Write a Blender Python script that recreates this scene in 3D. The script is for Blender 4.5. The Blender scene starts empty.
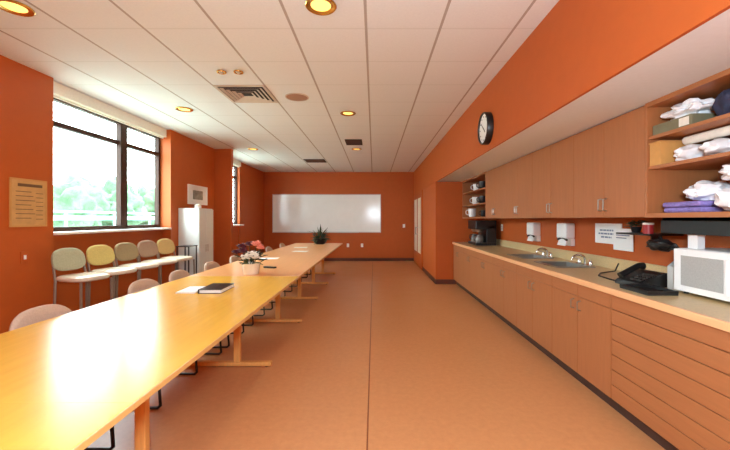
import bpy, bmesh, math, random
from mathutils import Vector, Matrix

sc = bpy.context.scene
random.seed(7)
PI = math.pi

# ------------------------------------------------------------------ camera, world, light, exposure
cam_d = bpy.data.cameras.new('camera')
cam_d.sensor_width = 36.0
cam_d.lens = 353.0 / 730.0 * 36.0
cam_d.shift_x = -9.0 / 730.0
cam_d.shift_y = -6.0 / 730.0
cam_d.clip_start = 0.05
cam_d.clip_end = 300
cam = bpy.data.objects.new('camera', cam_d)
cam.location = (0, 0, 1.40)
cam.rotation_euler = (PI / 2, 0, 0)
sc.collection.objects.link(cam)
sc.camera = cam

world = bpy.data.worlds.new('sky')
sc.world = world
world.use_nodes = True
wn = world.node_tree
bg = wn.nodes['Background']
bg.inputs['Color'].default_value = (0.80, 0.95, 1.0, 1)
bg.inputs['Strength'].default_value = 17

# the photographer's flash, standing at the camera
fl = bpy.data.lights.new('camera_flash', 'POINT')
fl.energy = 250
fl.shadow_soft_size = 0.16
fl.color = (0.80, 1.0, 1.12)
flo = bpy.data.objects.new('camera_flash', fl)
flo.location = (0.05, -0.25, 1.75)
sc.collection.objects.link(flo)

sc.view_settings.view_transform = 'Standard'
sc.view_settings.look = 'None'
sc.view_settings.exposure = 0.2
sc.view_settings.gamma = 1.0
sc.view_settings.use_curve_mapping = False
try:
    sc.cycles.use_denoising = True
    sc.cycles.max_bounces = 10
    sc.cycles.diffuse_bounces = 6
    sc.cycles.sample_clamp_indirect = 6.0
    sc.cycles.caustics_reflective = False
    sc.cycles.caustics_refractive = False
except Exception:
    pass


# ------------------------------------------------------------------ materials
def lin(c):
    c = c / 255.0
    return c / 12.92 if c <= 0.04045 else ((c + 0.055) / 1.055) ** 2.4


def rgb(r, g, b):
    return (lin(r), lin(g), lin(b), 1.0)


def nd(t, kind, **kw):
    n = t.nodes.new(kind)
    for k, v in kw.items():
        if k in n.inputs:
            n.inputs[k].default_value = v
        else:
            setattr(n, k, v)
    return n


def base(name):
    m = bpy.data.materials.new(name)
    m.use_nodes = True
    t = m.node_tree
    return m, t, t.nodes['Principled BSDF']


def mat(name, col, rough=0.5, var=0.06, scale=14.0, stretch=(1, 1, 1), metal=0.0, bump=0.0, spec=0.5, coat=0.0, fine=0.0, rvar=0.0):
    m, t, p = base(name)
    c = rgb(*col)
    tc = nd(t, 'ShaderNodeTexCoord')
    mp = nd(t, 'ShaderNodeMapping')
    mp.inputs['Scale'].default_value = stretch
    t.links.new(tc.outputs['Object'], mp.inputs['Vector'])
    nz = nd(t, 'ShaderNodeTexNoise', Scale=scale, Detail=5.0, Roughness=0.6)
    t.links.new(mp.outputs['Vector'], nz.inputs['Vector'])
    rp = nd(t, 'ShaderNodeValToRGB')
    rp.color_ramp.elements[0].position = 0.3
    rp.color_ramp.elements[1].position = 0.7
    rp.color_ramp.elements[0].color = tuple(x * (1 - var) for x in c[:3]) + (1,)
    rp.color_ramp.elements[1].color = tuple(min(1, x * (1 + var)) for x in c[:3]) + (1,)
    t.links.new(nz.outputs['Fac'], rp.inputs['Fac'])
    t.links.new(rp.outputs['Color'], p.inputs['Base Color'])
    p.inputs['Roughness'].default_value = rough
    p.inputs['Metallic'].default_value = metal
    p.inputs['Specular IOR Level'].default_value = spec
    if coat:
        p.inputs['Coat Weight'].default_value = coat
        p.inputs['Coat Roughness'].default_value = 0.08
    if bump:
        b = nd(t, 'ShaderNodeBump', Strength=bump, Distance=0.004)
        t.links.new(nz.outputs['Fac'], b.inputs['Height'])
        t.links.new(b.outputs['Normal'], p.inputs['Normal'])
    return m


def grid_line(t, sep_out, offset, pitch, half):
    a = nd(t, 'ShaderNodeMath', operation='SUBTRACT')
    a.inputs[1].default_value = offset
    t.links.new(sep_out, a.inputs[0])
    b = nd(t, 'ShaderNodeMath', operation='PINGPONG')
    b.inputs[1].default_value = pitch / 2
    t.links.new(a.outputs[0], b.inputs[0])
    c = nd(t, 'ShaderNodeMath', operation='LESS_THAN')
    c.inputs[1].default_value = half
    t.links.new(b.outputs[0], c.inputs[0])
    return c.outputs[0]


def mixc(t, fac, a, b):
    m = nd(t, 'ShaderNodeMix', data_type='RGBA')
    if hasattr(fac, 'is_linked'):
        t.links.new(fac, m.inputs[0])
    else:
        m.inputs[0].default_value = fac
    for v, i in ((a, 6), (b, 7)):
        if hasattr(v, 'is_linked'):
            t.links.new(v, m.inputs[i])
        else:
            m.inputs[i].default_value = v
    return m.outputs[2]


def ceiling_mat():
    m, t, p = base('acoustic_tile')
    tc = nd(t, 'ShaderNodeTexCoord')
    sp = nd(t, 'ShaderNodeSeparateXYZ')
    t.links.new(tc.outputs['Object'], sp.inputs[0])
    lx = grid_line(t, sp.outputs['X'], -0.065, 0.61, 0.011)
    ly = grid_line(t, sp.outputs['Y'], 4.13, 0.61, 0.010)
    nz = nd(t, 'ShaderNodeTexNoise', Scale=60.0, Detail=4.0)
    t.links.new(tc.outputs['Object'], nz.inputs['Vector'])
    rp = nd(t, 'ShaderNodeValToRGB')
    rp.color_ramp.elements[0].color = rgb(226, 232, 236)
    rp.color_ramp.elements[1].color = rgb(238, 243, 246)
    t.links.new(nz.outputs['Fac'], rp.inputs['Fac'])
    c1 = mixc(t, ly, rp.outputs['Color'], rgb(222, 228, 230))
    c2 = mixc(t, lx, c1, rgb(176, 170, 166))
    t.links.new(c2, p.inputs['Base Color'])
    p.inputs['Roughness'].default_value = 0.85
    b = nd(t, 'ShaderNodeBump', Strength=0.15, Distance=0.003)
    t.links.new(nz.outputs['Fac'], b.inputs['Height'])
    t.links.new(b.outputs['Normal'], p.inputs['Normal'])
    return m


def floor_mat():
    m, t, p = base('salmon_linoleum')
    tc = nd(t, 'ShaderNodeTexCoord')
    sp = nd(t, 'ShaderNodeSeparateXYZ')
    t.links.new(tc.outputs['Object'], sp.inputs[0])
    nz = nd(t, 'ShaderNodeTexNoise', Scale=22.0, Detail=7.0, Roughness=0.7)
    t.links.new(tc.outputs['Object'], nz.inputs['Vector'])
    rp = nd(t, 'ShaderNodeValToRGB')
    rp.color_ramp.elements[0].position = 0.3
    rp.color_ramp.elements[1].position = 0.72
    rp.color_ramp.elements[0].color = rgb(198, 136, 88)
    rp.color_ramp.elements[1].color = rgb(210, 148, 98)
    t.links.new(nz.outputs['Fac'], rp.inputs['Fac'])
    ln = grid_line(t, sp.outputs['X'], -0.042, 1.83, 0.005)
    c = mixc(t, ln, rp.outputs['Color'], rgb(140, 76, 46))
    t.links.new(c, p.inputs['Base Color'])
    n2 = nd(t, 'ShaderNodeTexNoise', Scale=3.0, Detail=2.0)
    t.links.new(tc.outputs['Object'], n2.inputs['Vector'])
    rr = nd(t, 'ShaderNodeMapRange')
    rr.inputs['To Min'].default_value = 0.28
    rr.inputs['To Max'].default_value = 0.38
    t.links.new(n2.outputs['Fac'], rr.inputs['Value'])
    t.links.new(rr.outputs['Result'], p.inputs['Roughness'])
    p.inputs['Specular IOR Level'].default_value = 0.35
    return m


def glass_mat():
    m = bpy.data.materials.new('window_glass')
    m.use_nodes = True
    t = m.node_tree
    t.nodes.clear()
    o = nd(t, 'ShaderNodeOutputMaterial')
    tr = nd(t, 'ShaderNodeBsdfTransparent')
    tr.inputs['Color'].default_value = (0.95, 0.98, 0.97, 1)
    gl = nd(t, 'ShaderNodeBsdfGlossy')
    gl.inputs['Roughness'].default_value = 0.02
    lw = nd(t, 'ShaderNodeLayerWeight')
    lw.inputs['Blend'].default_value = 0.5
    pw = nd(t, 'ShaderNodeMath', operation='POWER')
    pw.inputs[1].default_value = 5.0
    t.links.new(lw.outputs['Facing'], pw.inputs[0])
    ad = nd(t, 'ShaderNodeMath', operation='MULTIPLY_ADD')
    ad.inputs[1].default_value = 0.6
    ad.inputs[2].default_value = 0.03
    t.links.new(pw.outputs[0], ad.inputs[0])
    mx = nd(t, 'ShaderNodeMixShader')
    t.links.new(ad.outputs[0], mx.inputs[0])
    t.links.new(tr.outputs[0], mx.inputs[1])
    t.links.new(gl.outputs[0], mx.inputs[2])
    t.links.new(mx.outputs[0], o.inputs['Surface'])
    return m


def emit(name, col, s):
    m, t, p = base(name)
    nz = nd(t, 'ShaderNodeTexNoise', Scale=8.0)
    p.inputs['Base Color'].default_value = rgb(*col)
    p.inputs['Emission Color'].default_value = rgb(*col)
    p.inputs['Emission Strength'].default_value = s
    return m


M = {}
M['wall'] = mat('orange_paint', (188, 89, 31), 0.55, 0.03, 9, bump=0.04, spec=0.35)
M['ceiling'] = ceiling_mat()
M['floor'] = floor_mat()
M['soffit'] = mat('soffit_white', (228, 238, 248), 0.8, 0.02, 30)
M['brown_base'] = mat('brown_rubber_base', (96, 48, 30), 0.6, 0.08, 20)
M['frame'] = mat('bronze_window_frame', (62, 38, 29), 0.55, 0.06, 25, spec=0.25)
M['glass'] = glass_mat()
M['blind'] = mat('cream_blind_fabric', (240, 238, 224), 0.8, 0.04, 60)
M['sill'] = mat('pale_sill_stone', (236, 230, 218), 0.4, 0.05, 40)
M['cab'] = mat('cabinet_laminate', (172, 109, 66), 0.42, 0.06, 5.0, (9, 9, 0.7), spec=0.4)
M['cabin'] = mat('cabinet_inside', (156, 98, 62), 0.5, 0.08, 5.0, (9, 9, 0.7))
M['drawer'] = mat('drawer_laminate', (172, 109, 66), 0.42, 0.06, 5.0, (9, 0.7, 9), spec=0.4)
M['toe'] = mat('dark_toe_kick', (70, 42, 30), 0.7, 0.1, 20)
M['counter'] = mat('counter_laminate', (210, 184, 136), 0.32, 0.10, 70, spec=0.5)
M['edge'] = mat('counter_wood_edge', (238, 184, 132), 0.35, 0.06, 6, (8, 0.6, 8))
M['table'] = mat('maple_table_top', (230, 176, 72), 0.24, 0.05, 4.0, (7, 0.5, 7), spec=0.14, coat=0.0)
M['table_reflection'] = mat('maple_top_painted_reflection', (230, 164, 106), 0.30, 0.05, 4.0, (7, 0.5, 7), spec=0.45)  # maple with the far wall's pale reflection mixed into its colour
M['tedge'] = mat('table_edge_band', (214, 164, 96), 0.4, 0.08, 10)
M['leg'] = mat('oak_table_leg', (226, 166, 92), 0.4, 0.1, 6, (8, 8, 0.8))
M['black'] = mat('black_plastic', (22, 21, 22), 0.35, 0.2, 30)
M['blackm'] = mat('black_metal_tube', (24, 24, 26), 0.4, 0.15, 30, metal=0.3)
M['chrome'] = mat('chrome', (222, 222, 220), 0.14, 0.03, 30, metal=1.0)
M['steel'] = mat('brushed_steel', (186, 184, 178), 0.28, 0.06, 8, (1, 14, 1), metal=1.0)
M['grey_leg'] = mat('grey_metal_leg', (150, 140, 126), 0.35, 0.06, 30, metal=0.6)
M['white'] = mat('white_plastic', (246, 247, 246), 0.35, 0.02, 30)
M['enamel'] = mat('white_enamel', (226, 232, 228), 0.3, 0.02, 10)
M['mwin'] = mat('microwave_window', (176, 176, 172), 0.3, 0.1, 120)
M['board'] = mat('whiteboard_enamel', (244, 248, 244), 0.16, 0.02, 4, spec=0.6)
M['alu'] = mat('aluminium_trim', (196, 192, 186), 0.35, 0.04, 30, metal=0.7)
M['paper'] = mat('white_paper', (246, 247, 246), 0.7, 0.02, 20)
M['ink'] = mat('blue_grey_print', (120, 136, 160), 0.7, 0.1, 30)
M['tan'] = mat('tan_parchment', (206, 158, 96), 0.7, 0.1, 12)
M['brownink'] = mat('brown_print', (112, 82, 52), 0.7, 0.1, 30)
M['cardboard'] = mat('tan_cardboard', (206, 152, 84), 0.7, 0.06, 14)
M['brass'] = mat('brass_reflector', (226, 186, 104), 0.22, 0.05, 20, metal=0.9)
M['grille'] = mat('grille_metal', (206, 192, 178), 0.5, 0.05, 30)
M['dark'] = mat('dark_void', (46, 38, 32), 0.8, 0.1, 20)
M['speaker'] = mat('speaker_mesh', (168, 128, 104), 0.8, 0.12, 160)
M['bulb'] = emit('lamp_lens', (255, 214, 120), 1.3)
M['leaf'] = mat('dark_leaf', (44, 62, 30), 0.5, 0.3, 12)
M['burgundy'] = mat('burgundy_petal', (88, 22, 40), 0.6, 0.3, 20)
M['pink'] = mat('coral_petal', (232, 140, 120), 0.6, 0.15, 20)
M['petal'] = mat('white_petal', (244, 236, 222), 0.6, 0.06, 20)
M['ceramic'] = mat('white_ceramic', (238, 228, 206), 0.25, 0.03, 10)
M['bag'] = mat('white_bag_plastic', (242, 242, 244), 0.35, 0.06, 14, bump=0.5)
M['purple'] = mat('purple_cloth', (138, 122, 188), 0.8, 0.3, 24, bump=0.3)
M['navy'] = mat('navy_cloth', (52, 56, 82), 0.8, 0.2, 24)
M['olive'] = mat('olive_carton', (126, 120, 92), 0.7, 0.1, 14)
M['red'] = mat('red_tin', (168, 42, 44), 0.4, 0.1, 14)
M['clear'] = mat('frosted_plastic', (206, 206, 202), 0.3, 0.03, 10)
M['carafe'] = mat('smoky_carafe_glass', (120, 116, 112), 0.08, 0.05, 10, spec=0.8)
M['mauve'] = mat('mauve_fabric', (192, 164, 144), 0.85, 0.08, 90, bump=0.2)
M['seatcream'] = mat('cream_seat_vinyl', (226, 214, 192), 0.28, 0.04, 40)
M['door'] = mat('cream_door', (222, 200, 168), 0.45, 0.05, 6, (9, 9, 0.7))
M['doorglass'] = mat('pale_frosted_glass', (240, 230, 206), 0.3, 0.03, 6)
M['foliage'] = mat('tree_foliage', (68, 92, 66), 0.8, 0.45, 3.0)
M['trunk'] = mat('tree_bark', (96, 78, 60), 0.9, 0.2, 8)
M['grass'] = mat('pale_paving', (196, 204, 190), 0.9, 0.2, 2.0)
M['rail'] = mat('pale_turquoise_rail', (120, 160, 168), 0.5, 0.05, 3.0)


# ------------------------------------------------------------------ mesh helpers
def new():
    return bmesh.new()


def box(bm, x0, x1, y0, y1, z0, z1):
    v = [bm.verts.new((x, y, z)) for z in (z0, z1) for y in (y0, y1) for x in (x0, x1)]
    for f in ((0, 2, 3, 1), (4, 5, 7, 6), (0, 1, 5, 4), (2, 6, 7, 3), (0, 4, 6, 2), (1, 3, 7, 5)):
        bm.faces.new([v[i] for i in f])
    return bm


def bx(x0, x1, y0, y1, z0, z1, bev=0.0, seg=2):
    bm = box(new(), x0, x1, y0, y1, z0, z1)
    if bev:
        bmesh.ops.bevel(bm, geom=bm.edges[:], offset=bev, segments=seg, affect='EDGES', profile=0.6)
    return bm


def tube(bm, pts, r, n=10, closed=False):
    pts = [Vector(p) for p in pts]
    k = len(pts)
    rings = []
    ref = None
    for i, p in enumerate(pts):
        if closed:
            d = (pts[(i + 1) % k] - pts[i - 1]).normalized()
        elif i == 0:
            d = (pts[1] - p).normalized()
        elif i == k - 1:
            d = (p - pts[-2]).normalized()
        else:
            d = ((pts[i + 1] - p).normalized() + (p - pts[i - 1]).normalized()).normalized()
        if ref is None:
            ref = Vector((0, 0, 1)) if abs(d.z) < 0.9 else Vector((1, 0, 0))
        a = ref - d * ref.dot(d)
        if a.length < 1e-4:
            a = d.orthogonal()
        a.normalize()
        ref = a
        b = d.cross(a)
        rr = r[i] if isinstance(r, (list, tuple)) else r
        rings.append([bm.verts.new(p + a * math.cos(2 * PI * j / n) * rr + b * math.sin(2 * PI * j / n) * rr) for j in range(n)])
    m = k if closed else k - 1
    for i in range(m):
        A, B = rings[i], rings[(i + 1) % k]
        for j in range(n):
            bm.faces.new((A[j], A[(j + 1) % n], B[(j + 1) % n], B[j]))
    if not closed:
        bm.faces.new(rings[0][::-1])
        bm.faces.new(rings[-1])
    return bm


def lathe(bm, prof, n=24, c=(0, 0, 0), axis='Z', ring=False):
    rings = []
    closed = ring
    for r, z in prof:
        ring = []
        for j in range(n):
            a = 2 * PI * j / n
            x, y = r * math.cos(a), r * math.sin(a)
            if axis == 'Z':
                q = (c[0] + x, c[1] + y, c[2] + z)
            elif axis == 'X':
                q = (c[0] + z, c[1] + x, c[2] + y)
            else:
                q = (c[0] + x, c[1] + z, c[2] + y)
            ring.append(bm.verts.new(q))
        rings.append(ring)
    for A, B in zip(rings, rings[1:]):
        for j in range(n):
            bm.faces.new((A[j], A[(j + 1) % n], B[(j + 1) % n], B[j]))
    if closed:
        A, B = rings[-1], rings[0]
        for j in range(n):
            bm.faces.new((A[j], A[(j + 1) % n], B[(j + 1) % n], B[j]))
    else:
        bm.faces.new(rings[0][::-1])
        bm.faces.new(rings[-1])
    return bm


def pad(w, h, t, expo=3.0, n=40, puff=0.25, taper=0.0):
    """rounded cushion lying in the XY plane, w by h, thickness t (top puffed); taper narrows it towards +y"""
    bm = new()
    prof = [(0.35, t / 2 * (1 + puff)), (0.65, t / 2 * (1 + puff * 0.75)), (0.88, t / 2), (0.97, t * 0.32), (1.0, 0), (0.97, -t * 0.32), (0.88, -t / 2), (0.65, -t / 2), (0.35, -t / 2)]
    rings = []
    for s, z in prof:
        ring = []
        for j in range(n):
            a = 2 * PI * j / n
            c, d = math.cos(a), math.sin(a)
            x = math.copysign(abs(c) ** (2 / expo), c) * w / 2 * s
            y = math.copysign(abs(d) ** (2 / expo), d) * h / 2 * s
            x *= 1 - taper * (y / h + 0.5)
            ring.append(bm.verts.new((x, y, z)))
        rings.append(ring)
    for A, B in zip(rings, rings[1:]):
        for j in range(n):
            bm.faces.new((A[j], B[j], B[(j + 1) % n], A[(j + 1) % n]))
    bm.faces.new(rings[0])
    bm.faces.new(rings[-1][::-1])
    return bm


def move(bm, mtx=None, fn=None):
    for v in bm.verts:
        if fn:
            v.co = Vector(fn(v.co))
        if mtx is not None:
            v.co = mtx @ v.co
    return bm


def blob(c, s, sub=3, rough=0.25, seed=0, freq=3.0, flat=None):
    """lumpy bag or bundle: a sphere pushed in and out"""
    bm = new()
    bmesh.ops.create_icosphere(bm, subdivisions=sub, radius=1)
    from mathutils import noise
    for v in bm.verts:
        k = 1 + rough * noise.noise(v.co * freq + Vector((seed * 3.7, seed * 1.3, seed)))
        q = v.co * k
        q = Vector((q.x * s[0], q.y * s[1], q.z * s[2]))
        if flat is not None and q.z < -s[2] * flat:
            q.z = -s[2] * flat
        v.co = q + Vector(c)
    return bm


def obj(name, bm, m, parent=None, smooth=False, loc=None):
    bmesh.ops.recalc_face_normals(bm, faces=bm.faces[:])
    me = bpy.data.meshes.new(name)
    bm.to_mesh(me)
    bm.free()
    me.materials.append(M[m] if isinstance(m, str) else m)
    if smooth:
        for p in me.polygons:
            p.use_smooth = True
        try:
            me.set_sharp_from_angle(angle=math.radians(42))
        except Exception:
            pass
    o = bpy.data.objects.new(name, me)
    sc.collection.objects.link(o)
    if parent is not None:
        o.parent = parent
    if loc:
        o.location = loc
    return o


def tag(o, label, cat, group=None):
    o['label'] = label
    o['category'] = cat
    if group:
        o['group'] = group
    return o


def thing(name, label, cat, loc=(0, 0, 0), rz=0.0, group=None):
    o = bpy.data.objects.new(name, None)
    o.empty_display_size = 0.1
    sc.collection.objects.link(o)
    o.location = loc
    o.rotation_euler = (0, 0, rz)
    return tag(o, label, cat, group)


def struct(name, bm, m, parent=None, smooth=False):
    o = obj(name, bm, m, parent, smooth)
    if parent is None:
        o['kind'] = 'structure'
    return o


def dup(root, loc, rz=None, label=None):
    r = root.copy()
    sc.collection.objects.link(r)
    r.location = loc
    if rz is not None:
        r.rotation_euler = (0, 0, rz)
    if label:
        r['label'] = label
    kids = []
    for ch in list(root.children):
        c = ch.copy()
        sc.collection.objects.link(c)
        c.parent = r
        kids.append(c)
        for g in list(ch.children):
            d = g.copy()
            sc.collection.objects.link(d)
            d.parent = c
    return r


# ------------------------------------------------------------------ the room
H = 2.97            # ceiling
YB = 11.8           # far wall
YN = -2.6           # wall behind the camera
XS = 1.33           # soffit face and right wall beyond the kitchen alcove
XR = 2.38           # back of the kitchen alcove
XW = -3.72          # window plane
XP = -3.57          # face of the window piers
ZS = 2.20           # underside of the soffit
YA = 7.6            # far end of the alcove
SILL, HEAD = 1.25, 2.80

struct('floor', bx(-3.82, XR + 0.2, YN - 0.2, YB + 0.2, -0.12, 0), 'floor')
struct('ceiling', bx(-3.82, XR + 0.2, YN - 0.2, YB + 0.2, H, H + 0.12), 'ceiling')

w = new()
box(w, -3.82, XP, YN, 3.93, 0, H)
box(w, -3.82, XW, 3.93, 6.2, 0, SILL - 0.03)
box(w, -3.82, XW, 3.93, 6.2, HEAD + 0.06, H)
box(w, -3.82, XP, 6.2, 7.9, 0, H)
box(w, -3.82, -3.2, 7.9, 8.02, 0, H)
box(w, -3.82, XW, 8.02, 8.3, 0, H)
box(w, -3.82, XW, 8.3, 9.66, 0, SILL - 0.03)
box(w, -3.82, XW, 8.3, 9.66, HEAD + 0.06, H)
box(w, -3.82, -3.68, 9.66, YB, 0, H)
struct('wall_left', w, 'wall')
struct('wall_back', bx(-4.1, XR + 0.2, YB, YB + 0.15, 0, H), 'wall')
struct('wall_front', bx(-4.1, XR + 0.2, YN - 0.15, YN, 0, H), 'wall')
w = new()
box(w, XR, XR + 0.15, YN, YA, 0, ZS)
box(w, XS, XR + 0.15, YA, YB, 0, ZS)
struct('wall_right', w, 'wall')
struct('trim_bulkhead', box(bx(XS, XR + 0.15, YN, YB, ZS + 0.012, H), XS, XS + 0.02, YN, YA, ZS - 0.001, ZS + 0.012), 'wall')
struct('trim_soffit', bx(XS + 0.02, XR, YN, YA, ZS, ZS + 0.012), 'soffit')

struct('baseboard_back', bx(-3.66, XS - 0.012, YB - 0.012, YB, 0, 0.10), 'brown_base')
struct('baseboard_right', bx(XS - 0.012, XS, YA, YB - 0.012, 0, 0.10), 'brown_base')
struct('baseboard_end', bx(XS, 1.76, YA - 0.012, YA, 0, 0.10), 'brown_base')
b = new()
box(b, XP, XP + 0.012, YN, 3.93, 0, 0.1)
box(b, XW, XW + 0.012, 3.93, 6.2, 0, 0.1)
box(b, XP, XP + 0.012, 6.2, 7.9, 0, 0.1)
struct('baseboard_left', b, 'brown_base')


def window(name, y0, y1, mulls, blind=True):
    root = bpy.data.objects.new(name, None)
    sc.collection.objects.link(root)
    root['kind'] = 'structure'
    f = new()
    xa, xb = XW - 0.10, XW - 0.03
    t = 0.055
    box(f, xa, xb, y0, y1, SILL, SILL + t)
    box(f, xa, xb, y0, y1, HEAD, HEAD + 0.06)
    box(f, xa, xb, y0, y0 + t, SILL + t, HEAD)
    box(f, xa, xb, y1 - t, y1, SILL + t, HEAD)
    obj('window_frame', f, 'frame', root)
    ys = [y0 + t] + [m for m in mulls] + [y1 - t]
    for m in mulls:
        obj('mullion', bx(xa + 0.02, xb + 0.02, m - 0.07, m + 0.07, SILL + t, HEAD), 'frame', root)
    for a, c in zip(ys, ys[1:]):
        aa = a + (0.06 if a in mulls else 0)
        cc = c - (0.06 if c in mulls else 0)
        obj('transom', bx(xa, xb, aa, cc, 2.495, 2.555), 'frame', root)
        obj('pane', bx(XW - 0.08, XW - 0.074, aa, cc, SILL + t, 2.495), 'glass', root)
        obj('pane', bx(XW - 0.08, XW - 0.074, aa, cc, 2.555, HEAD), 'glass', root)
    obj('sill', bx(XW - 0.03, XP + 0.02, y0 + 0.005, y1 - 0.005, SILL - 0.03, SILL, 0.005), 'sill', root)
    return root


window('window_1', 3.93, 6.2, [5.27])
window('window_2', 8.3, 9.66, [])
window_blinds = []
for (y0, y1, lab) in ((3.96, 6.17, 'rolled up cream blind in a long cassette above the large window'), (8.33, 9.63, 'short rolled up cream blind above the narrow far window')):
    t_ = thing('roller_blind', lab, 'blind', (XW + 0.02, y0, HEAD + 0.01))
    L = y1 - y0
    obj('cassette', bx(-0.03, 0.075, 0, L, 0.015, H - HEAD - 0.015, 0.006), 'blind', t_)
    r_ = new()
    tube(r_, [(0.02, 0.02, 0.0), (0.02, L - 0.02, 0.0)], 0.012, 10)
    obj('hem_bar', r_, 'blind', t_, True)

# door on the right wall beyond the alcove
dr = bpy.data.objects.new('door_1', None)
sc.collection.objects.link(dr)
dr['kind'] = 'structure'
f = new()
box(f, XS - 0.025, XS, 9.62, 9.72, 0, 2.2)
box(f, XS - 0.025, XS, 11.44, 11.54, 0, 2.2)
box(f, XS - 0.025, XS, 9.72, 11.44, 2.1, 2.2)
obj('door_frame', f, 'wall', dr)
for k, (a, c) in enumerate(((9.725, 10.575), (10.585, 11.435))):
    lf = obj('door_leaf', bx(XS - 0.03, XS - 0.001, a, c, 0.01, 2.095), 'wall', dr)
    obj('door_pane', bx(XS - 0.034, XS - 0.030, a + 0.1, c - 0.1, 0.42, 2.0), 'doorglass', lf)
    q = new()
    yy = c - 0.06 if k == 0 else a + 0.06
    tube(q, [(XS - 0.03, yy, 0.95), (XS - 0.08, yy, 0.95), (XS - 0.08, yy, 1.15), (XS - 0.03, yy, 1.15)], 0.01, 8)
    obj('door_handle', q, 'steel', lf, True)

# ------------------------------------------------------------------ outside the windows
struct('ground', bx(-70, -4.3, -30, 80, -0.6, -0.5), 'grass')


def tree(x, y, hgt, rad, label, seed):
    t_ = thing('tree', label, 'tree', (x, y, -0.5), 0, 'trees outside the window')
    cr = blob((0, 0, hgt * 0.55), (rad, rad, hgt * 0.47), 5, 0.5, seed, 2.6)
    obj('crown', cr, 'foliage', t_, True)
    q = new()
    tube(q, [(0, 0, 0), (0.05, 0, hgt * 0.25), (0, 0.05, hgt * 0.5)], [0.22, 0.17, 0.1], 10)
    obj('trunk', q, 'trunk', t_, True)


TL = ['tree outside in the large window beside the near pier',
      'tree outside in the middle of the large window pane',
      'tree outside just left of the dark window mullion',
      'taller tree farther back outside, left of the mullion',
      'taller tree farther back outside, right behind the mullion',
      'taller leafy tree outside in the narrow window pane past the mullion']
for i, (x, y, hh, rr) in enumerate(((-24, 28.0, 4.7, 2.0), (-24, 33.2, 4.3, 2.0), (-24, 38.4, 4.6, 2.0), (-31, 36.5, 5.9, 2.2), (-31, 42.5, 6.2, 2.3), (-31, 48.5, 6.0, 2.3))):
    tree(x, y, hh, rr, TL[i], i + 1)
hg = obj('hedge', blob((0, 0, 1.9), (1.6, 30, 2.3), 6, 0.5, 41, 5.0, 0.82), 'foliage', None, True, (-38, 48, -0.5))
tag(hg, 'long dense green hedge outside behind all the trees', 'hedge')
t_ = thing('railing', 'pale turquoise horizontal railing outside in front of the trees', 'railing', (-14, 10, -0.5))
for k in range(9):
    obj('post', bx(-0.04, 0.04, k * 3.0, k * 3.0 + 0.08, 0, 2.2), 'rail', t_)
for z in (0.35, 0.85, 1.35, 1.85, 2.2):
    obj('rail', bx(-0.03, 0.03, -1.0, 27.0, z, z + (0.2 if z < 2 else 0.09)), 'rail', t_)

# ------------------------------------------------------------------ ceiling fittings
def downlight(x, y, label, lit=True, power=24):
    t_ = thing('recessed_downlight', label, 'ceiling light', (x, y, H), 0, 'recessed downlights')
    q = new()
    lathe(q, [(0.075, -0.001), (0.112, -0.001), (0.116, -0.008), (0.108, -0.014), (0.085, -0.012), (0.075, -0.006)], 28, ring=True)
    obj('trim_ring', q, 'brass', t_, True)
    q = new()
    lathe(q, [(0.001, -0.004), (0.074, -0.004), (0.074, -0.002), (0.001, -0.002)], 24)
    obj('lens', q, 'bulb', t_)
    if lit:
        l = bpy.data.lights.new('downlight_lamp', 'SPOT')
        l.energy = power
        l.spot_size = math.radians(120)
        l.spot_blend = 0.8
        l.shadow_soft_size = 0.08
        l.color = (1.0, 0.86, 0.66)
        lo = bpy.data.objects.new('downlight_lamp', l)
        sc.collection.objects.link(lo)
        lo.parent = t_
        lo.location = (0, 0, -0.03)


downlight(-0.39, 2.59, 'glowing brass-ringed downlight in the ceiling nearest the photographer over the aisle')
downlight(-2.66, 2.61, 'brass downlight in the ceiling above the near end of the long table')
downlight(-2.71, 5.04, 'yellowish downlight in the ceiling beside the large window')
downlight(-0.385, 5.23, 'second downlight along the aisle, beyond the round speaker')
downlight(-0.39, 7.9, 'small downlight in the ceiling over the far aisle before the whiteboard')
downlight(-2.71, 7.9, 'downlight in the ceiling beside the orange column')

t_ = thing('ceiling_vent', 'square louvred air vent in the ceiling beside the two brass rings', 'vent', (-1.588, 4.435, H))
q = new()
for s in (0.30, ):
    box(q, -s, s, -s, -s + 0.03, -0.012, -0.001)
    box(q, -s, s, s - 0.03, s, -0.012, -0.001)
    box(q, -s, -s + 0.03, -s + 0.03, s - 0.03, -0.012, -0.001)
    box(q, s - 0.03, s, -s + 0.03, s - 0.03, -0.012, -0.001)
obj('vent_frame', q, 'grille', t_)
obj('backing', bx(-0.27, 0.27, -0.27, 0.27, -0.003, -0.001), 'dark', t_)
for k in range(1, 5):
    s = 0.27 - k * 0.052
    q = new()
    d = 0.018
    for (ax, sg) in ((0, 1), (0, -1), (1, 1), (1, -1)):
        o0, o1 = s + 0.0, s + 0.030
        z0, z1 = -0.016, -0.004
        if ax == 0:
            pts = [(-o0, sg * o0, z1), (o0, sg * o0, z1), (o1, sg * o1, z0), (-o1, sg * o1, z0)]
        else:
            pts = [(sg * o0, -o0, z1), (sg * o0, o0, z1), (sg * o1, o1, z0), (sg * o1, -o1, z0)]
        vs = [q.verts.new(p) for p in pts] + [q.verts.new((p[0], p[1], p[2] - 0.003)) for p in pts]
        q.faces.new(vs[:4]); q.faces.new(vs[4:][::-1])
        for i in range(4):
            q.faces.new((vs[i], vs[(i + 1) % 4], vs[(i + 1) % 4 + 4], vs[i + 4]))
    obj('louvre', q, 'grille', t_)


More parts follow.
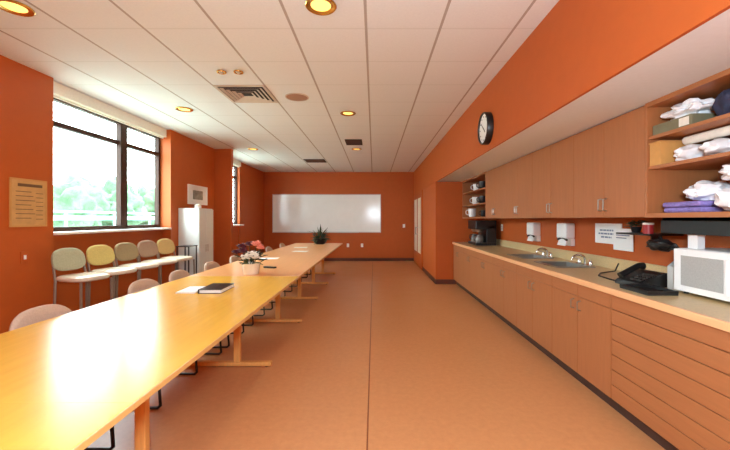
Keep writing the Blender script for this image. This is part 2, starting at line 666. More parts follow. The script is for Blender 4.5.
def slot_vent(x, y, w_, d_, label):
    t_ = thing('slot_vent', label, 'vent', (x, y, H))
    q = new()
    box(q, -w_ / 2, w_ / 2, -d_ / 2, -d_ / 2 + 0.02, -0.012, -0.001)
    box(q, -w_ / 2, w_ / 2, d_ / 2 - 0.02, d_ / 2, -0.012, -0.001)
    box(q, -w_ / 2, -w_ / 2 + 0.02, -d_ / 2 + 0.02, d_ / 2 - 0.02, -0.012, -0.001)
    box(q, w_ / 2 - 0.02, w_ / 2, -d_ / 2 + 0.02, d_ / 2 - 0.02, -0.012, -0.001)
    obj('vent_frame', q, 'dark', t_)
    obj('backing', bx(-w_ / 2 + 0.02, w_ / 2 - 0.02, -d_ / 2 + 0.02, d_ / 2 - 0.02, -0.004, -0.001), 'dark', t_)
    n = max(3, int(d_ / 0.09))
    for k in range(1, n):
        yy = -d_ / 2 + d_ * k / n
        obj('slat', bx(-w_ / 2 + 0.02, w_ / 2 - 0.02, yy - 0.008, yy + 0.008, -0.012, -0.004), 'brown_base', t_)


slot_vent(-0.41, 7.2, 0.34, 0.5, 'dark slotted vent in the ceiling over the aisle')
slot_vent(-1.58, 9.5, 0.55, 0.5, 'dark slotted vent in the ceiling near the whiteboard wall')

t_ = thing('ceiling_speaker', 'round tan speaker grille flush in the ceiling right of the square vent', 'speaker', (-0.99, 4.54, H))
q = new()
lathe(q, [(0.001, -0.012), (0.11, -0.010), (0.135, -0.006), (0.135, -0.001), (0.001, -0.001)], 28)
obj('speaker_grille', q, 'speaker', t_, True)
q = new()
lathe(q, [(0.136, -0.001), (0.15, -0.001), (0.15, -0.008), (0.136, -0.010)], 28, ring=True)
obj('rim', q, 'grille', t_, True)
for x, lab in ((-1.62, 'small brass ring fitting in the ceiling before the vent, window side'), (-1.44, 'small brass ring fitting in the ceiling before the vent, aisle side')):
    t_ = thing('ceiling_ring', lab, 'ceiling fitting', (x, 3.75, H), 0, 'brass ring fittings')
    q = new()
    tube(q, [(0.042 * math.cos(a), 0.042 * math.sin(a), -0.01) for a in [k * PI / 10 for k in range(20)]], 0.009, 8, True)
    obj('ring', q, 'brass', t_, True)
    q = new()
    lathe(q, [(0.001, -0.03), (0.012, -0.028), (0.016, -0.012), (0.030, -0.004), (0.030, -0.001), (0.001, -0.001)], 16)
    obj('nozzle', q, 'grille', t_, True)

# ------------------------------------------------------------------ whiteboard, plates and things on the walls
t_ = thing('whiteboard', 'long white dry-erase board on the orange far wall', 'whiteboard', (-1.58, YB, 1.585))
W2, H2 = 1.79, 0.615
obj('writing_surface', bx(-W2, W2, -0.018, -0.002, -H2, H2), 'board', t_)
for nm, a in (('frame_rail', (-W2 - 0.02, W2 + 0.02, H2, H2 + 0.025)), ('frame_rail', (-W2 - 0.02, W2 + 0.02, -H2 - 0.025, -H2)), ('frame_rail', (-W2 - 0.02, -W2, -H2, H2)), ('frame_rail', (W2, W2 + 0.02, -H2, H2))):
    obj(nm, bx(a[0], a[1], -0.026, -0.002, a[2], a[3], 0.003), 'alu', t_)
obj('pen_tray', bx(-W2 * 0.6, W2 * 0.6, -0.075, -0.026, -H2 - 0.03, -H2 - 0.015, 0.004), 'alu', t_)


def plate(name, label, cat, loc, axis, kind, pm='white'):
    """axis: the way the plate faces"""
    t_ = thing(name, label, cat, loc, {'-y': 0, '+x': PI / 2, '-x': -PI / 2}[axis])
    obj('cover_plate', bx(-0.04, 0.04, -0.008, -0.001, -0.06, 0.06, 0.003), pm, t_)
    if kind == 'switch':
        obj('toggle', bx(-0.012, 0.012, -0.016, -0.008, -0.022, 0.022, 0.003), 'white', t_)
    else:
        for z in (-0.025, 0.025):
            obj('socket', bx(-0.016, 0.016, -0.011, -0.008, z - 0.016, z + 0.016, 0.003), 'ceramic', t_)


plate('wall_outlet', 'white outlet plate on the far wall below the whiteboard, nearer the plant', 'outlet', (-0.87, YB, 0.52), '-y', 'outlet')
plate('wall_outlet', 'white outlet plate on the far wall below the whiteboard, nearer the door', 'outlet', (-0.40, YB, 0.52), '-y', 'outlet')
plate('light_switch', 'white switch plate on the far wall beside the whiteboard', 'switch', (1.0, YB, 1.17), '-y', 'switch')
plate('light_switch', 'small orange painted switch plate on the orange pier under the tan notice', 'switch', (XP, 3.60, 1.01), '+x', 'switch', 'wall')
plate('wall_outlet', 'white outlet plate over the counter beside the coffee brewer', 'outlet', (XR, 6.55, 1.24), '-x', 'outlet')

# tan notice on the pier
t_ = thing('notice', 'tan printed notice in a thin frame on the near orange pier', 'notice', (XP, 3.645, 1.565), PI / 2)
obj('sheet', bx(-0.18, 0.18, -0.012, -0.002, -0.23, 0.23), 'tan', t_)
q = new()
for a in ((-0.195, 0.195, 0.23, 0.245), (-0.195, 0.195, -0.245, -0.23), (-0.195, -0.18, -0.23, 0.23), (0.18, 0.195, -0.23, 0.23)):
    box(q, a[0], a[1], -0.016, -0.002, a[2], a[3])
obj('notice_frame', q, 'cardboard', t_)
q = new()
box(q, -0.12, 0.14, -0.014, -0.0121, 0.165, 0.195)
for k in range(7):
    box(q, -0.14, 0.02 + 0.02 * (k % 3), -0.0135, -0.0121, 0.11 - k * 0.045, 0.117 - k * 0.045)
    box(q, 0.07, 0.15, -0.0135, -0.0121, 0.10 - k * 0.045, 0.106 - k * 0.045)
obj('print', q, 'brownink', t_)

# framed picture on pier beyond the window
t_ = thing('framed_picture', 'white framed picture on the orange wall above the white cabinet', 'picture', (XP, 7.13, 1.88), PI / 2)
q = new()
for a in ((-0.38, 0.38, 0.15, 0.19), (-0.38, 0.38, -0.19, -0.15), (-0.38, -0.34, -0.15, 0.15), (0.34, 0.38, -0.15, 0.15)):
    box(q, a[0], a[1], -0.03, -0.002, a[2], a[3])
obj('picture_frame', q, 'white', t_)
obj('mat_board', bx(-0.34, 0.34, -0.014, -0.002, -0.15, 0.15), 'paper', t_)
obj('print', bx(-0.2, 0.2, -0.016, -0.014, -0.09, 0.09), mat('grey_artwork', (150, 150, 140), 0.6, 0.5, 9), t_)

# white cabinet
t_ = thing('locker', 'tall white metal cabinet against the orange wall under the framed picture', 'cabinet', (-3.375, 6.72, 0))
obj('body', bx(-0.19, 0.17, -0.29, 0.29, 0.04, 1.6, 0.008), 'enamel', t_)
obj('plinth', bx(-0.17, 0.14, -0.27, 0.27, 0, 0.04), 'dark', t_)
for a, c, hy in ((-0.285, -0.003, -0.04), (0.003, 0.285, 0.04)):
    d = obj('door', bx(0.171, 0.187, a, c, 0.06, 1.585, 0.004), 'enamel', t_)
    obj('handle', bx(0.187, 0.205, hy - 0.008, hy + 0.008, 0.78, 0.92, 0.003), 'alu', d)
t_ = thing('white_canister', 'small white lidded canister on top of the white cabinet', 'canister', (-3.30, 6.62, 1.6))
q = new(); lathe(q, [(0.001, 0), (0.055, 0), (0.06, 0.01), (0.058, 0.05), (0.001, 0.05)], 20)
obj('body', q, 'white', t_, True)
q = new(); lathe(q, [(0.06, 0.05), (0.058, 0.065), (0.03, 0.085), (0.001, 0.09)], 20)
obj('lid', q, 'ceramic', t_, True)

# wall clock on the bulkhead
t_ = thing('wall_clock', 'round black-rimmed wall clock on the orange bulkhead', 'clock', (XS, 4.10, 2.45), 0)
q = new()
lathe(q, [(0.165, -0.001), (0.185, -0.001), (0.185, -0.065), (0.178, -0.075), (0.17, -0.072), (0.166, -0.055)], 40, axis='X', ring=True)
obj('rim', q, 'black', t_, True)
q = new()
lathe(q, [(0.001, -0.055), (0.168, -0.055), (0.163, -0.002), (0.001, -0.002)], 40, axis='X')
face = obj('face', q, 'paper', t_)
q = new()
for k in range(12):
    a = 2 * PI * k / 12
    cy, cz = 0.135 * math.sin(a), 0.135 * math.cos(a)
    lathe(q, [(0.001, -0.058), (0.008, -0.058), (0.008, -0.0551), (0.001, -0.0551)], 8, (0, cy, cz), 'X')
obj('hour_mark', q, 'black', face)
for ln_, wd, an in ((0.08, 0.006, 2.3), (0.12, 0.004, 5.4)):
    q = box(new(), -0.062, -0.059, -wd, wd, -0.015, ln_)
    move(q, Matrix.Rotation(an, 4, 'X'))
    obj('clock_hand', q, 'black', t_)

# ------------------------------------------------------------------ kitchen wall: base units
XF = 1.71     # face of base doors
ZC = 0.865    # under the counter slab


def handle(parent, x, y, z0, z1, m='steel'):
    q = new()
    tube(q, [(x, y, z0), (x - 0.028, y, z0 + 0.008), (x - 0.028, y, z1 - 0.008), (x, y, z1)], 0.005, 8)
    return obj('handle', q, m, parent, True)


def carcass(L, x0, x1, z0, z1, back=True, top=True):
    q = new()
    t = 0.018
    box(q, x0, x1, 0.001, t, z0, z1)
    box(q, x0, x1, L - t, L - 0.001, z0, z1)
    box(q, x0, x1, t, L - t, z0, z0 + t)
    if top:
        box(q, x0, x1, t, L - t, z1 - t, z1)
    if back:
        box(q, x1 - 0.01, x1, t, L - t, z0 + t, z1 - (t if top else 0))
    return q


BL = ['wood base cabinet next to the flat file drawers, under the taped papers', 'wood base cabinet below the nearer sink', 'wood base cabinet below the farther sink',
      'wood base cabinet just past the farther sink', 'wood base cabinet below the outlet plate', 'wood base cabinet at the far end under the coffee brewer']
UW = (YA - 0.003 - 2.55) / 6
base0 = None
for i in range(6):
    loc = (0, 2.55 + UW * i, 0)
    if base0 is None:
        t_ = base0 = thing('base_cabinet', BL[0], 'cabinet', loc, 0, 'base cabinets under the counter')
        obj('body', carcass(UW, XF + 0.02, XR - 0.01, 0.1, ZC - 0.002, top=False), 'cabin', t_)
        obj('toe_kick', bx(XF + 0.06, XF + 0.075, 0.001, UW - 0.001, 0, 0.099), 'toe', t_)
        for a, c in ((0.002, UW / 2 - 0.002), (UW / 2 + 0.002, UW - 0.002)):
            d = obj('door', bx(XF, XF + 0.019, a, c, 0.105, 0.7505, 0.001, 1), 'cab', t_)
            hy = c - 0.045 if a < 0.1 else a + 0.045
            handle(d, XF, hy, 0.64, 0.72, 'grey_leg')
            d = obj('drawer', bx(XF, XF + 0.019, a, c, 0.7535, ZC - 0.003, 0.001, 1), 'drawer', t_)
    else:
        dup(base0, loc, None, BL[i])

t_ = thing('flat_file_cabinet', 'wood base unit of seven shallow wide drawers below the microwave', 'drawer unit', (0, 1.40, 0))
FL = 1.148
obj('body', carcass(FL, XF + 0.02, XR - 0.01, 0.1, ZC - 0.002), 'cabin', t_)
obj('toe_kick', bx(XF + 0.06, XF + 0.075, 0.001, FL - 0.001, 0, 0.099), 'toe', t_)
obj('end_panel', bx(XF, XR - 0.01, -0.018, 0.0, 0, ZC - 0.002), 'cab', t_)
for k in range(7):
    z0 = 0.105 + k * 0.1085
    d = obj('drawer', bx(XF, XF + 0.019, 0.002, FL - 0.003, z0, z0 + 0.1035, 0.003, 1), 'drawer', t_)

# countertop with two sink cut-outs
ZT = 0.905
S1, S2 = 4.65, 3.82            # sink centres
XK0, XK1 = 1.86, 2.22         # sink cut-out in x
SH = 0.24
t_ = thing('countertop', 'long speckled tan countertop with light wood edge along the kitchen wall', 'countertop', (0, 0, 0))
q = new()
y0, y1 = 1.37, YA - 0.002
box(q, 1.71, XK0, y0, y1, ZC, ZT)
box(q, XK1, XR - 0.022, y0, y1, ZC, ZT)
for a, c in ((y0, S2 - SH), (S2 + SH, S1 - SH), (S1 + SH, y1)):
    box(q, XK0, XK1, a, c, ZC, ZT)
obj('slab', q, 'counter', t_)
obj('front_edge', bx(1.685, 1.71, y0, y1, ZC - 0.004, ZT + 0.001, 0.004), 'edge', t_)
obj('backsplash', bx(XR - 0.022, XR - 0.001, y0, y1, ZC, ZT + 0.11, 0.003), 'counter', t_)


def sink(loc, label):
    t_ = thing('sink', label, 'sink', loc, 0, 'stainless sinks in the counter')
    q = new()
    hx, hy = 0.178, SH - 0.003
    box(q, -hx - 0.02, hx + 0.02, -hy - 0.02, -hy + 0.02, 0.001, 0.008)
    box(q, -hx - 0.02, hx + 0.02, hy - 0.02, hy + 0.02, 0.001, 0.008)
    box(q, -hx - 0.02, -hx + 0.02, -hy + 0.02, hy - 0.02, 0.001, 0.008)
    box(q, hx - 0.02, hx + 0.02, -hy + 0.02, hy - 0.02, 0.001, 0.008)
    obj('rim', q, 'steel', t_)
    q = new()
    a = hx - 0.012
    c = hy - 0.012
    z = -0.17
    box(q, -a, -a + 0.004, -c, c, z, 0.002); box(q, a - 0.004, a, -c, c, z, 0.002)
    box(q, -a, a, -c, -c + 0.004, z, 0.002); box(q, -a, a, c - 0.004, c, z, 0.002)
    box(q, -a, a, -c, c, z - 0.004, z)
    obj('basin', q, 'steel', t_)
    q = new(); lathe(q, [(0.001, z + 0.001), (0.035, z + 0.001), (0.04, z + 0.004), (0.001, z + 0.003)], 16)
    obj('drain', q, 'dark', t_, True)


sink((2.04, S2, ZT), 'nearer stainless steel sink set in the counter')
sink((2.04, S1, ZT), 'farther stainless steel sink set in the counter')


def faucet(loc, label):
    t_ = thing('faucet', label, 'faucet', loc, 0, 'chrome faucets')
    obj('deck_plate', bx(-0.025, 0.025, -0.13, 0.13, 0, 0.012, 0.005), 'chrome', t_)
    q = new()
    pts = [(0, 0, 0.01), (0, 0, 0.06)] + [(-0.07 + 0.07 * math.cos(a), 0, 0.06 + 0.045 * math.sin(a)) for a in [k * PI / 10 for k in range(1, 11)]] + [(-0.14, 0, 0.045)]
    tube(q, pts, 0.012, 10)
    obj('spout', q, 'chrome', t_, True)
    for s in (-1, 1):
        q = new()
        lathe(q, [(0.02, 0.01), (0.022, 0.03), (0.012, 0.05), (0.001, 0.052)], 14, (0, s * 0.1, 0))
        tube(q, [(0, s * 0.1, 0.05), (-0.03, s * 0.135, 0.062), (-0.045, s * 0.15, 0.066)], 0.008, 8)
        obj('lever', q, 'chrome', t_, True)


faucet((2.285, S2, ZT + 0.001), 'chrome arched faucet behind the nearer sink')
faucet((2.285, S1, ZT + 0.001), 'chrome arched faucet behind the farther sink')


def dispenser(y, label):
    t_ = thing('towel_dispenser', label, 'towel dispenser', (XR, y, 1.08), 0, 'white towel dispensers')
    q = bx(-0.115, -0.001, -0.11, 0.11, 0.085, 0.27, 0.02, 3)
    obj('cover', q, 'white', t_, True)
    q = new()
    tube(q, [(-0.097, -0.10 + 0.20 * k / 10, 0.07 + 0.025 * math.sin(PI * k / 10)) for k in range(11)], 0.014, 8)
    obj('mouth', q, 'black', t_, True)
    obj('back_plate', bx(-0.05, -0.001, -0.10, 0.10, 0.0, 0.085), 'white', t_)
    q = bx(-0.085, -0.075, -0.09, 0.09, 0.0, 0.085)
    move(q, fn=lambda v: (v.x - 0.03 * max(0, 0.06 - v.z) / 0.06, v.y, v.z))
    obj('paper_towel', q, 'paper', t_)


dispenser(4.28, 'white paper towel dispenser on the wall over the nearer sink')
dispenser(5.14, 'white paper towel dispenser on the wall over the farther sink')

# papers taped on the wall
t_ = thing('wall_sign', 'white printed sheet with blue-grey lines taped to the orange wall above the counter', 'sign', (XR, 3.58, 1.25), -PI / 2)
obj('sheet', bx(-0.2, 0.2, -0.012, -0.002, -0.10, 0.105), 'paper', t_)
q = new()
for k, (a, c) in enumerate(((-0.12, 0.10), (-0.14, 0.13), (-0.10, 0.06))):
    z = 0.035 - k * 0.035
    x = a
    rnd = random.Random(k)
    while x < c:
        l_ = rnd.uniform(0.02, 0.05)
        box(q, x, min(c, x + l_), -0.0135, -0.0121, z - 0.008, z + 0.008)
        x += l_ + 0.010
obj('print', q, 'ink', t_)
t_ = thing('wall_sign', 'smaller plain white paper taped beside and below the printed sheet', 'sign', (XR, 3.36, 1.19), -PI / 2)
q = bx(-0.12, 0.14, -0.02, -0.013, -0.09, 0.12)
obj('sheet', q, 'paper', t_)
q = new(); box(q, -0.08, 0.1, -0.0215, -0.0201, 0.05, 0.06); box(q, -0.08, 0.06, -0.0215, -0.0201, 0.025, 0.033)
obj('print', q, 'ink', t_)

# ------------------------------------------------------------------ upper units
XU = 1.88
ZU = 1.41
ZUT = ZS - 0.002
UL = ['wood wall cabinet next to the open shelves of bags', 'wood wall cabinet second from the shelves of bags',
      'wood wall cabinet third from the shelves of bags', 'wood wall cabinet next to the far open shelves with cups']
up0 = None
UPL = 0.8725
for i in range(4):
    loc = (0, 2.45 + UPL * i, 0)
    if up0 is None:
        t_ = up0 = thing('wall_cabinet', UL[0], 'cabinet', loc, 0, 'wall cabinets over the counter')
        obj('body', carcass(UPL, XU + 0.02, XR - 0.002, ZU, ZUT), 'cabin', t_)
        for a, c in ((0.002, UPL / 2 - 0.0015), (UPL / 2 + 0.0015, UPL - 0.002)):
            d = obj('door', bx(XU, XU + 0.019, a, c, ZU + 0.002, ZUT - 0.012, 0.0015, 1), 'cab', t_)
            handle(d, XU, (c - 0.03) if a < 0.1 else (a + 0.03), ZU + 0.055, ZU + 0.155)
    else:
        dup(up0, loc, None, UL[i])


def open_shelf(y0, y1, zs, label):
    t_ = thing('open_shelf_unit', label, 'shelf', (0, y0, 0))
    L = y1 - y0
    t = 0.02
    obj('side_panel', bx(XU, XR - 0.002, 0.001, t, ZU, ZUT), 'cab', t_)
    obj('side_panel', bx(XU, XR - 0.002, L - t, L - 0.001, ZU, ZUT), 'cab', t_)
    obj('back_panel', bx(XR - 0.012, XR - 0.002, t, L - t, ZU + 0.03, ZUT - 0.03), 'cabin', t_)
    obj('bottom_board', bx(XU, XR - 0.002, t, L - t, ZU, ZU + 0.03), 'drawer', t_)
    obj('top_board', bx(XU, XR - 0.002, t, L - t, ZUT - 0.03, ZUT), 'drawer', t_)
    for z in zs:
        obj('shelf', bx(XU + 0.01, XR - 0.012, t, L - t, z - 0.022, z), 'drawer', t_)


open_shelf(1.45, 2.448, (1.76, 1.965), 'open wood shelves packed with white bags beside the wall cabinets')
open_shelf(5.942, 7.50, (1.68, 1.94), 'far open wood shelves holding cups at the end of the kitchen wall')

# things on the near open shelves (bottom board top 1.44, shelves 1.76 and 1.965)
def fold_stack(cx, cy, z, wx, wy, n, th, m, name, label, cat):
    t_ = thing(name, label, cat, (cx, cy, z))
    rr = random.Random(len(label))
    for k in range(n):
        q = bx(-wx / 2 + rr.uniform(0, 0.015), wx / 2 - rr.uniform(0, 0.015), -wy / 2 + rr.uniform(0, 0.02), wy / 2 - rr.uniform(0, 0.02), k * th + 0.0005, (k + 1) * th - 0.0005, th * 0.42, 3)
        from mathutils import noise
        move(q, fn=lambda v: (v.x, v.y, v.z + 0.003 * noise.noise(Vector((v.x * 12, v.y * 12, k)))* (1 if k else 0)))
        obj('fold', q, m, t_, True)


fold_stack(2.06, 2.21, 1.44, 0.30, 0.30, 2, 0.034, 'purple', 'folded_cloth', 'purple folded cloth on the bottom board of the near open shelves', 'cloth')
tag(obj('plastic_bag', blob((0, 0, 0.07), (0.13, 0.12, 0.078), 4, 0.4, 3, 2.5, 0.87), 'bag', None, True, (2.04, 1.925, 1.441)), 'white plastic bag on the bottom board beside the purple cloth', 'bag')
tag(obj('plastic_bag', blob((0, 0, 0.055), (0.13, 0.11, 0.062), 4, 0.4, 5, 2.6, 0.88), 'bag', None, True, (2.09, 2.18, 1.512)), 'flat greyish white bag lying on the purple cloth', 'bag')
tag(obj('plastic_bag', blob((0, 0, 0.055), (0.12, 0.11, 0.055), 4, 0.35, 7, 2.6, 0.95), 'bag', None, True, (2.05, 1.92, 1.607)), 'white bag on top of the lower bag at the shelf edge', 'bag')

t_ = thing('cardboard_box', 'open tan cardboard box at the left end of the middle shelf', 'box', (2.03, 2.375, 1.761))
obj('body', bx(-0.14, 0.14, -0.046, 0.046, 0, 0.15, 0.003), 'cardboard', t_)
obj('flap', bx(-0.145, 0.145, -0.049, 0.049, 0.150, 0.156), 'cardboard', t_)
for i, (x, y, z, s, lab, sd) in enumerate((
        (2.03, 2.225, 1.761, (0.125, 0.082, 0.053), 'round white bundle beside the cardboard box on the middle shelf', 11),
        (2.03, 2.025, 1.761, (0.125, 0.085, 0.053), 'second white bundle along the middle shelf from the cardboard box', 12),
        (2.04, 1.815, 1.761, (0.125, 0.09, 0.053), 'third white bundle along the middle shelf from the cardboard box', 13))):
    tag(obj('white_bundle', blob((0, 0, s[2] * 0.95), s, 4, 0.35, sd, 2.2, 0.94), 'bag', None, True, (x, y, z)), lab, 'bundle')
tag(obj('cloth_roll', move(tube(new(), [(0, -0.24, 0.028), (0, -0.235, 0.028), (0, 0, 0.028), (0, 0.235, 0.028), (0, 0.24, 0.028)], [0.018, 0.027, 0.028, 0.027, 0.018], 16)), 'petal', None, True, (2.03, 2.06, 1.879)), 'cream rolled cloth lying on the white bundles of the middle shelf', 'cloth')

t_ = thing('carton', 'olive carton lying on the top shelf of the near open unit', 'box', (2.03, 2.27, 1.966))
obj('body', bx(-0.12, 0.12, -0.15, 0.15, 0, 0.07, 0.003), 'olive', t_)
obj('label_patch', bx(-0.122, -0.1201, -0.13, -0.06, 0.01, 0.06), 'petal', t_)
tag(obj('plastic_bag', blob((0, 0, 0.05), (0.11, 0.13, 0.055), 4, 0.6, 21, 2.6, 0.9), 'bag', None, True, (2.02, 2.24, 2.037)), 'crumpled white bag on the olive carton of the top shelf', 'bag')
tag(obj('folded_cloth', blob((0, 0, 0.08), (0.12, 0.12, 0.085), 4, 0.3, 25, 2.2, 0.93), 'navy', None, True, (2.05, 1.955, 1.967)), 'dark navy cloth bundle on the top shelf at the frame edge', 'cloth')

# cups on the far open shelves
def cup(x, y, z, m, label, s=1.0):
    t_ = thing('cup', label, 'cup', (x, y, z))
    q = new()
    lathe(q, [(0.001, 0), (0.03 * s, 0), (0.042 * s, 0.02 * s), (0.045 * s, 0.1 * s), (0.04 * s, 0.1 * s), (0.036 * s, 0.02 * s), (0.001, 0.015 * s)], 18)
    obj('body', q, m, t_, True)
    q = new()
    tube(q, [(-0.042 * s, 0, 0.025 * s), (-0.07 * s, 0, 0.035 * s), (-0.075 * s, 0, 0.06 * s), (-0.065 * s, 0, 0.08 * s), (-0.043 * s, 0, 0.085 * s)], 0.006 * s, 8)
    obj('handle', q, m, t_, True)


cup(2.0, 7.2, 1.441, 'white', 'large white cup on the bottom board of the far open shelves', 1.7)
cup(2.02, 6.5, 1.441, 'black', 'dark mug on the bottom board of the far open shelves', 1.2)
cup(2.0, 6.95, 1.681, 'white', 'white cup on the middle far shelf', 1.5)
cup(2.0, 6.5, 1.681, 'black', 'dark mug on the middle far shelf', 1.4)
cup(2.0, 6.9, 1.941, 'white', 'white cup on the top far shelf', 1.4)
cup(2.0, 6.5, 1.941, 'black', 'dark mug on the top far shelf', 1.5)

# ------------------------------------------------------------------ on the counter
t_ = thing('coffee_brewer', 'black double coffee brewer at the far end of the counter', 'coffee maker', (2.10, 6.85, ZT + 0.001))
obj('base', bx(-0.2, 0.18, -0.28, 0.28, 0, 0.05, 0.008), 'black', t_)
obj('tower', bx(0.0, 0.18, -0.28, 0.28, 0.05, 0.38, 0.008), 'black', t_)
obj('brew_head', bx(-0.2, 0.18, -0.28, 0.28, 0.30, 0.465, 0.012), 'black', t_)
for s in (-0.14, 0.14):
    q = new()
    lathe(q, [(0.001, 0.051), (0.07, 0.051), (0.082, 0.09), (0.075, 0.15), (0.045, 0.185), (0.05, 0.2), (0.001, 0.2)], 20, (-0.1, s, 0))
    c_ = obj('carafe', q, 'carafe', t_, True)
    q = new()
    tube(q, [(-0.15, s, 0.185), (-0.2, s, 0.18), (-0.205, s, 0.12), (-0.178, s, 0.08)], 0.009, 8)
    obj('handle', q, 'black', c_, True)
    obj('warmer', bx(-0.19, -0.02, s - 0.09, s + 0.09, 0.0502, 0.0508), 'steel', t_)
    q = new()
    lathe(q, [(0.05, 0.245), (0.075, 0.30), (0.001, 0.30)], 18, (-0.1, s, 0))
    obj('filter_basket', q, 'steel', t_, True)

t_ = thing('microwave', 'white microwave oven on the near end of the counter', 'microwave', (2.03, 1.86, ZT + 0.001))
Wm, Hm = 0.53, 0.30
obj('body', bx(0.02, 0.325, 0, Wm, 0.015, Hm, 0.01), 'white', t_)
d = obj('door', bx(-0.004, 0.019, 0.13, Wm - 0.002, 0.02, Hm - 0.004, 0.006), 'white', t_)
obj('window', bx(-0.0065, -0.0041, 0.185, Wm - 0.06, 0.06, Hm - 0.045, 0.001, 1), 'mwin', d)
obj('handle', bx(-0.028, -0.004, 0.14, 0.16, 0.05, Hm - 0.04, 0.006), 'white', d)
p_ = obj('control_panel', bx(-0.002, 0.019, 0.002, 0.127, 0.02, Hm - 0.004, 0.004), 'white', t_)
obj('display', bx(-0.004, -0.0021, 0.02, 0.11, 0.22, 0.26), 'black', p_)
for r in range(4):
    for c in range(3):
        obj('button', bx(-0.005, -0.0021, 0.02 + c * 0.032, 0.046 + c * 0.032, 0.06 + r * 0.036, 0.086 + r * 0.036), 'alu', p_)
for x in (0.05, 0.29):
    for y in (0.04, Wm - 0.04):
        q = new(); lathe(q, [(0.015, 0), (0.015, 0.016)], 12, (x, y, 0))
        obj('foot', q, 'black', t_)
t_ = thing('paper_carton', 'small white paper carton standing on the microwave', 'box', (2.10, 2.30, ZT + Hm + 0.002))
obj('body', bx(-0.025, 0.025, -0.035, 0.035, 0, 0.085, 0.003), 'paper', t_)
obj('flap', bx(-0.027, 0.027, -0.037, 0.037, 0.085, 0.09), 'white', t_)

t_ = thing('file_holder', 'frosted plastic upright file holder between the black phone and the microwave', 'file holder', (2.18, 2.46, ZT + 0.001))
q = new()
def slant(y0_, y1_):
    v = [(-0.09, 0.0), (0.12, 0.0), (0.12, 0.28), (0.06, 0.28), (-0.09, 0.16)]
    a = [q.verts.new((x, y0_, z)) for x, z in v]
    b_ = [q.verts.new((x, y1_, z)) for x, z in v]
    q.faces.new(a); q.faces.new(b_[::-1])
    for i in range(5):
        q.faces.new((a[i], b_[i], b_[(i + 1) % 5], a[(i + 1) % 5]))
slant(-0.055, -0.051); slant(0.051, 0.055)
box(q, 0.116, 0.12, -0.051, 0.051, 0.004, 0.28)
box(q, -0.09, 0.116, -0.051, 0.051, 0.0, 0.004)
box(q, -0.09, -0.086, -0.051, 0.051, 0.004, 0.16)
obj('shell', q, 'clear', t_)
q = new()
box(q, -0.07, 0.1, -0.03, 0.02, 0.005, 0.22)
obj('paper_insert', q, 'paper', t_)

t_ = thing('desk_phone', 'black desk telephone with handset on the counter beside the file holder', 'telephone', (2.00, 2.63, ZT + 0.001), 0.1)
q = new()
v = [(-0.13, 0.0), (0.13, 0.0), (0.13, 0.10), (0.07, 0.105), (-0.12, 0.03)]
a = [q.verts.new((x, -0.1, z)) for x, z in v]; b_ = [q.verts.new((x, 0.12, z)) for x, z in v]
q.faces.new(a); q.faces.new(b_[::-1])
for i in range(5):
    q.faces.new((a[i], b_[i], b_[(i + 1) % 5], a[(i + 1) % 5]))
bmesh.ops.bevel(q, geom=q.edges[:], offset=0.006, segments=2, affect='EDGES')
obj('body', q, 'black', t_, True)
q = new()
tube(q, [(-0.11, 0.08, 0.06), (-0.085, 0.08, 0.075), (0.04, 0.08, 0.135), (0.08, 0.08, 0.132)], [0.026, 0.022, 0.022, 0.028], 12)
obj('handset', q, 'black', t_, True)
for r in range(4):
    for c in range(3):
        x = -0.085 + r * 0.03
        z = 0.03 + (x + 0.12) * 0.395
        obj('key', bx(x, x + 0.02, -0.08 + c * 0.035, -0.056 + c * 0.035, z - 0.002, z + 0.012), 'dark', t_)
q = new()
tube(q, [(-0.1, 0.125, 0.012), (-0.06, 0.25, 0.006), (-0.02, 0.42, 0.006), (0.1, 0.55, 0.006), (0.3, 0.62, 0.01), (0.345, 0.63, 0.08)], 0.006, 6)
obj('cord', q, 'black', t_, True)
t_ = thing('black_tray', 'flat black tray on the counter edge in front of the telephone', 'tray', (1.86, 2.40, ZT + 0.001))
obj('tray_base', bx(-0.10, 0.10, -0.13, 0.13, 0, 0.012, 0.004), 'black', t_)
q = new()
for a in ((-0.1, 0.1, -0.13, -0.12), (-0.1, 0.1, 0.12, 0.13), (-0.1, -0.09, -0.12, 0.12), (0.09, 0.1, -0.12, 0.12)):
    box(q, a[0], a[1], a[2], a[3], 0.012, 0.03)
obj('tray_rim', q, 'black', t_)

# black rack hung under the near shelves with things on it
t_ = thing('hanging_rack', 'black rack hung under the open shelves above the microwave', 'rack', (2.18, 1.48, ZU))
obj('tray', bx(-0.14, 0.17, 0, 1.02, -0.10, -0.085, 0.004), 'black', t_)
obj('front_panel', bx(-0.15, -0.14, 0, 1.02, -0.11, -0.02, 0.003), 'black', t_)
obj('back_panel', bx(0.17, 0.18, 0, 1.02, -0.10, -0.001), 'black', t_)
for y in (0.0, 0.5, 1.01):
    obj('bracket', bx(-0.14, 0.17, y, y + 0.01, -0.085, -0.0005), 'black', t_)
t_ = thing('hanging_bag', 'black soft bag hanging under the small wall shelf above the telephone', 'bag', (2.14, 2.63, 1.205))
obj('body', blob((0, 0, 0), (0.05, 0.12, 0.045), 4, 0.35, 31, 2.4), 'black', t_, True)
q = new(); tube(q, [(0, -0.02, 0.02), (0, 0.0, 0.062), (0, 0.02, 0.063), (0, 0.04, 0.02)], 0.005, 8)
obj('strap', q, 'black', t_, True)
t_ = thing('red_tin', 'small red tin on the end of the black rack by the taped papers', 'tin', (2.14, 2.755, 1.285))
q = new(); lathe(q, [(0.001, 0), (0.035, 0), (0.035, 0.075), (0.001, 0.075)], 18)
obj('body', q, 'red', t_, True)
q = new(); lathe(q, [(0.037, 0.07), (0.037, 0.085), (0.001, 0.087)], 18)
obj('lid', q, 'petal', t_, True)
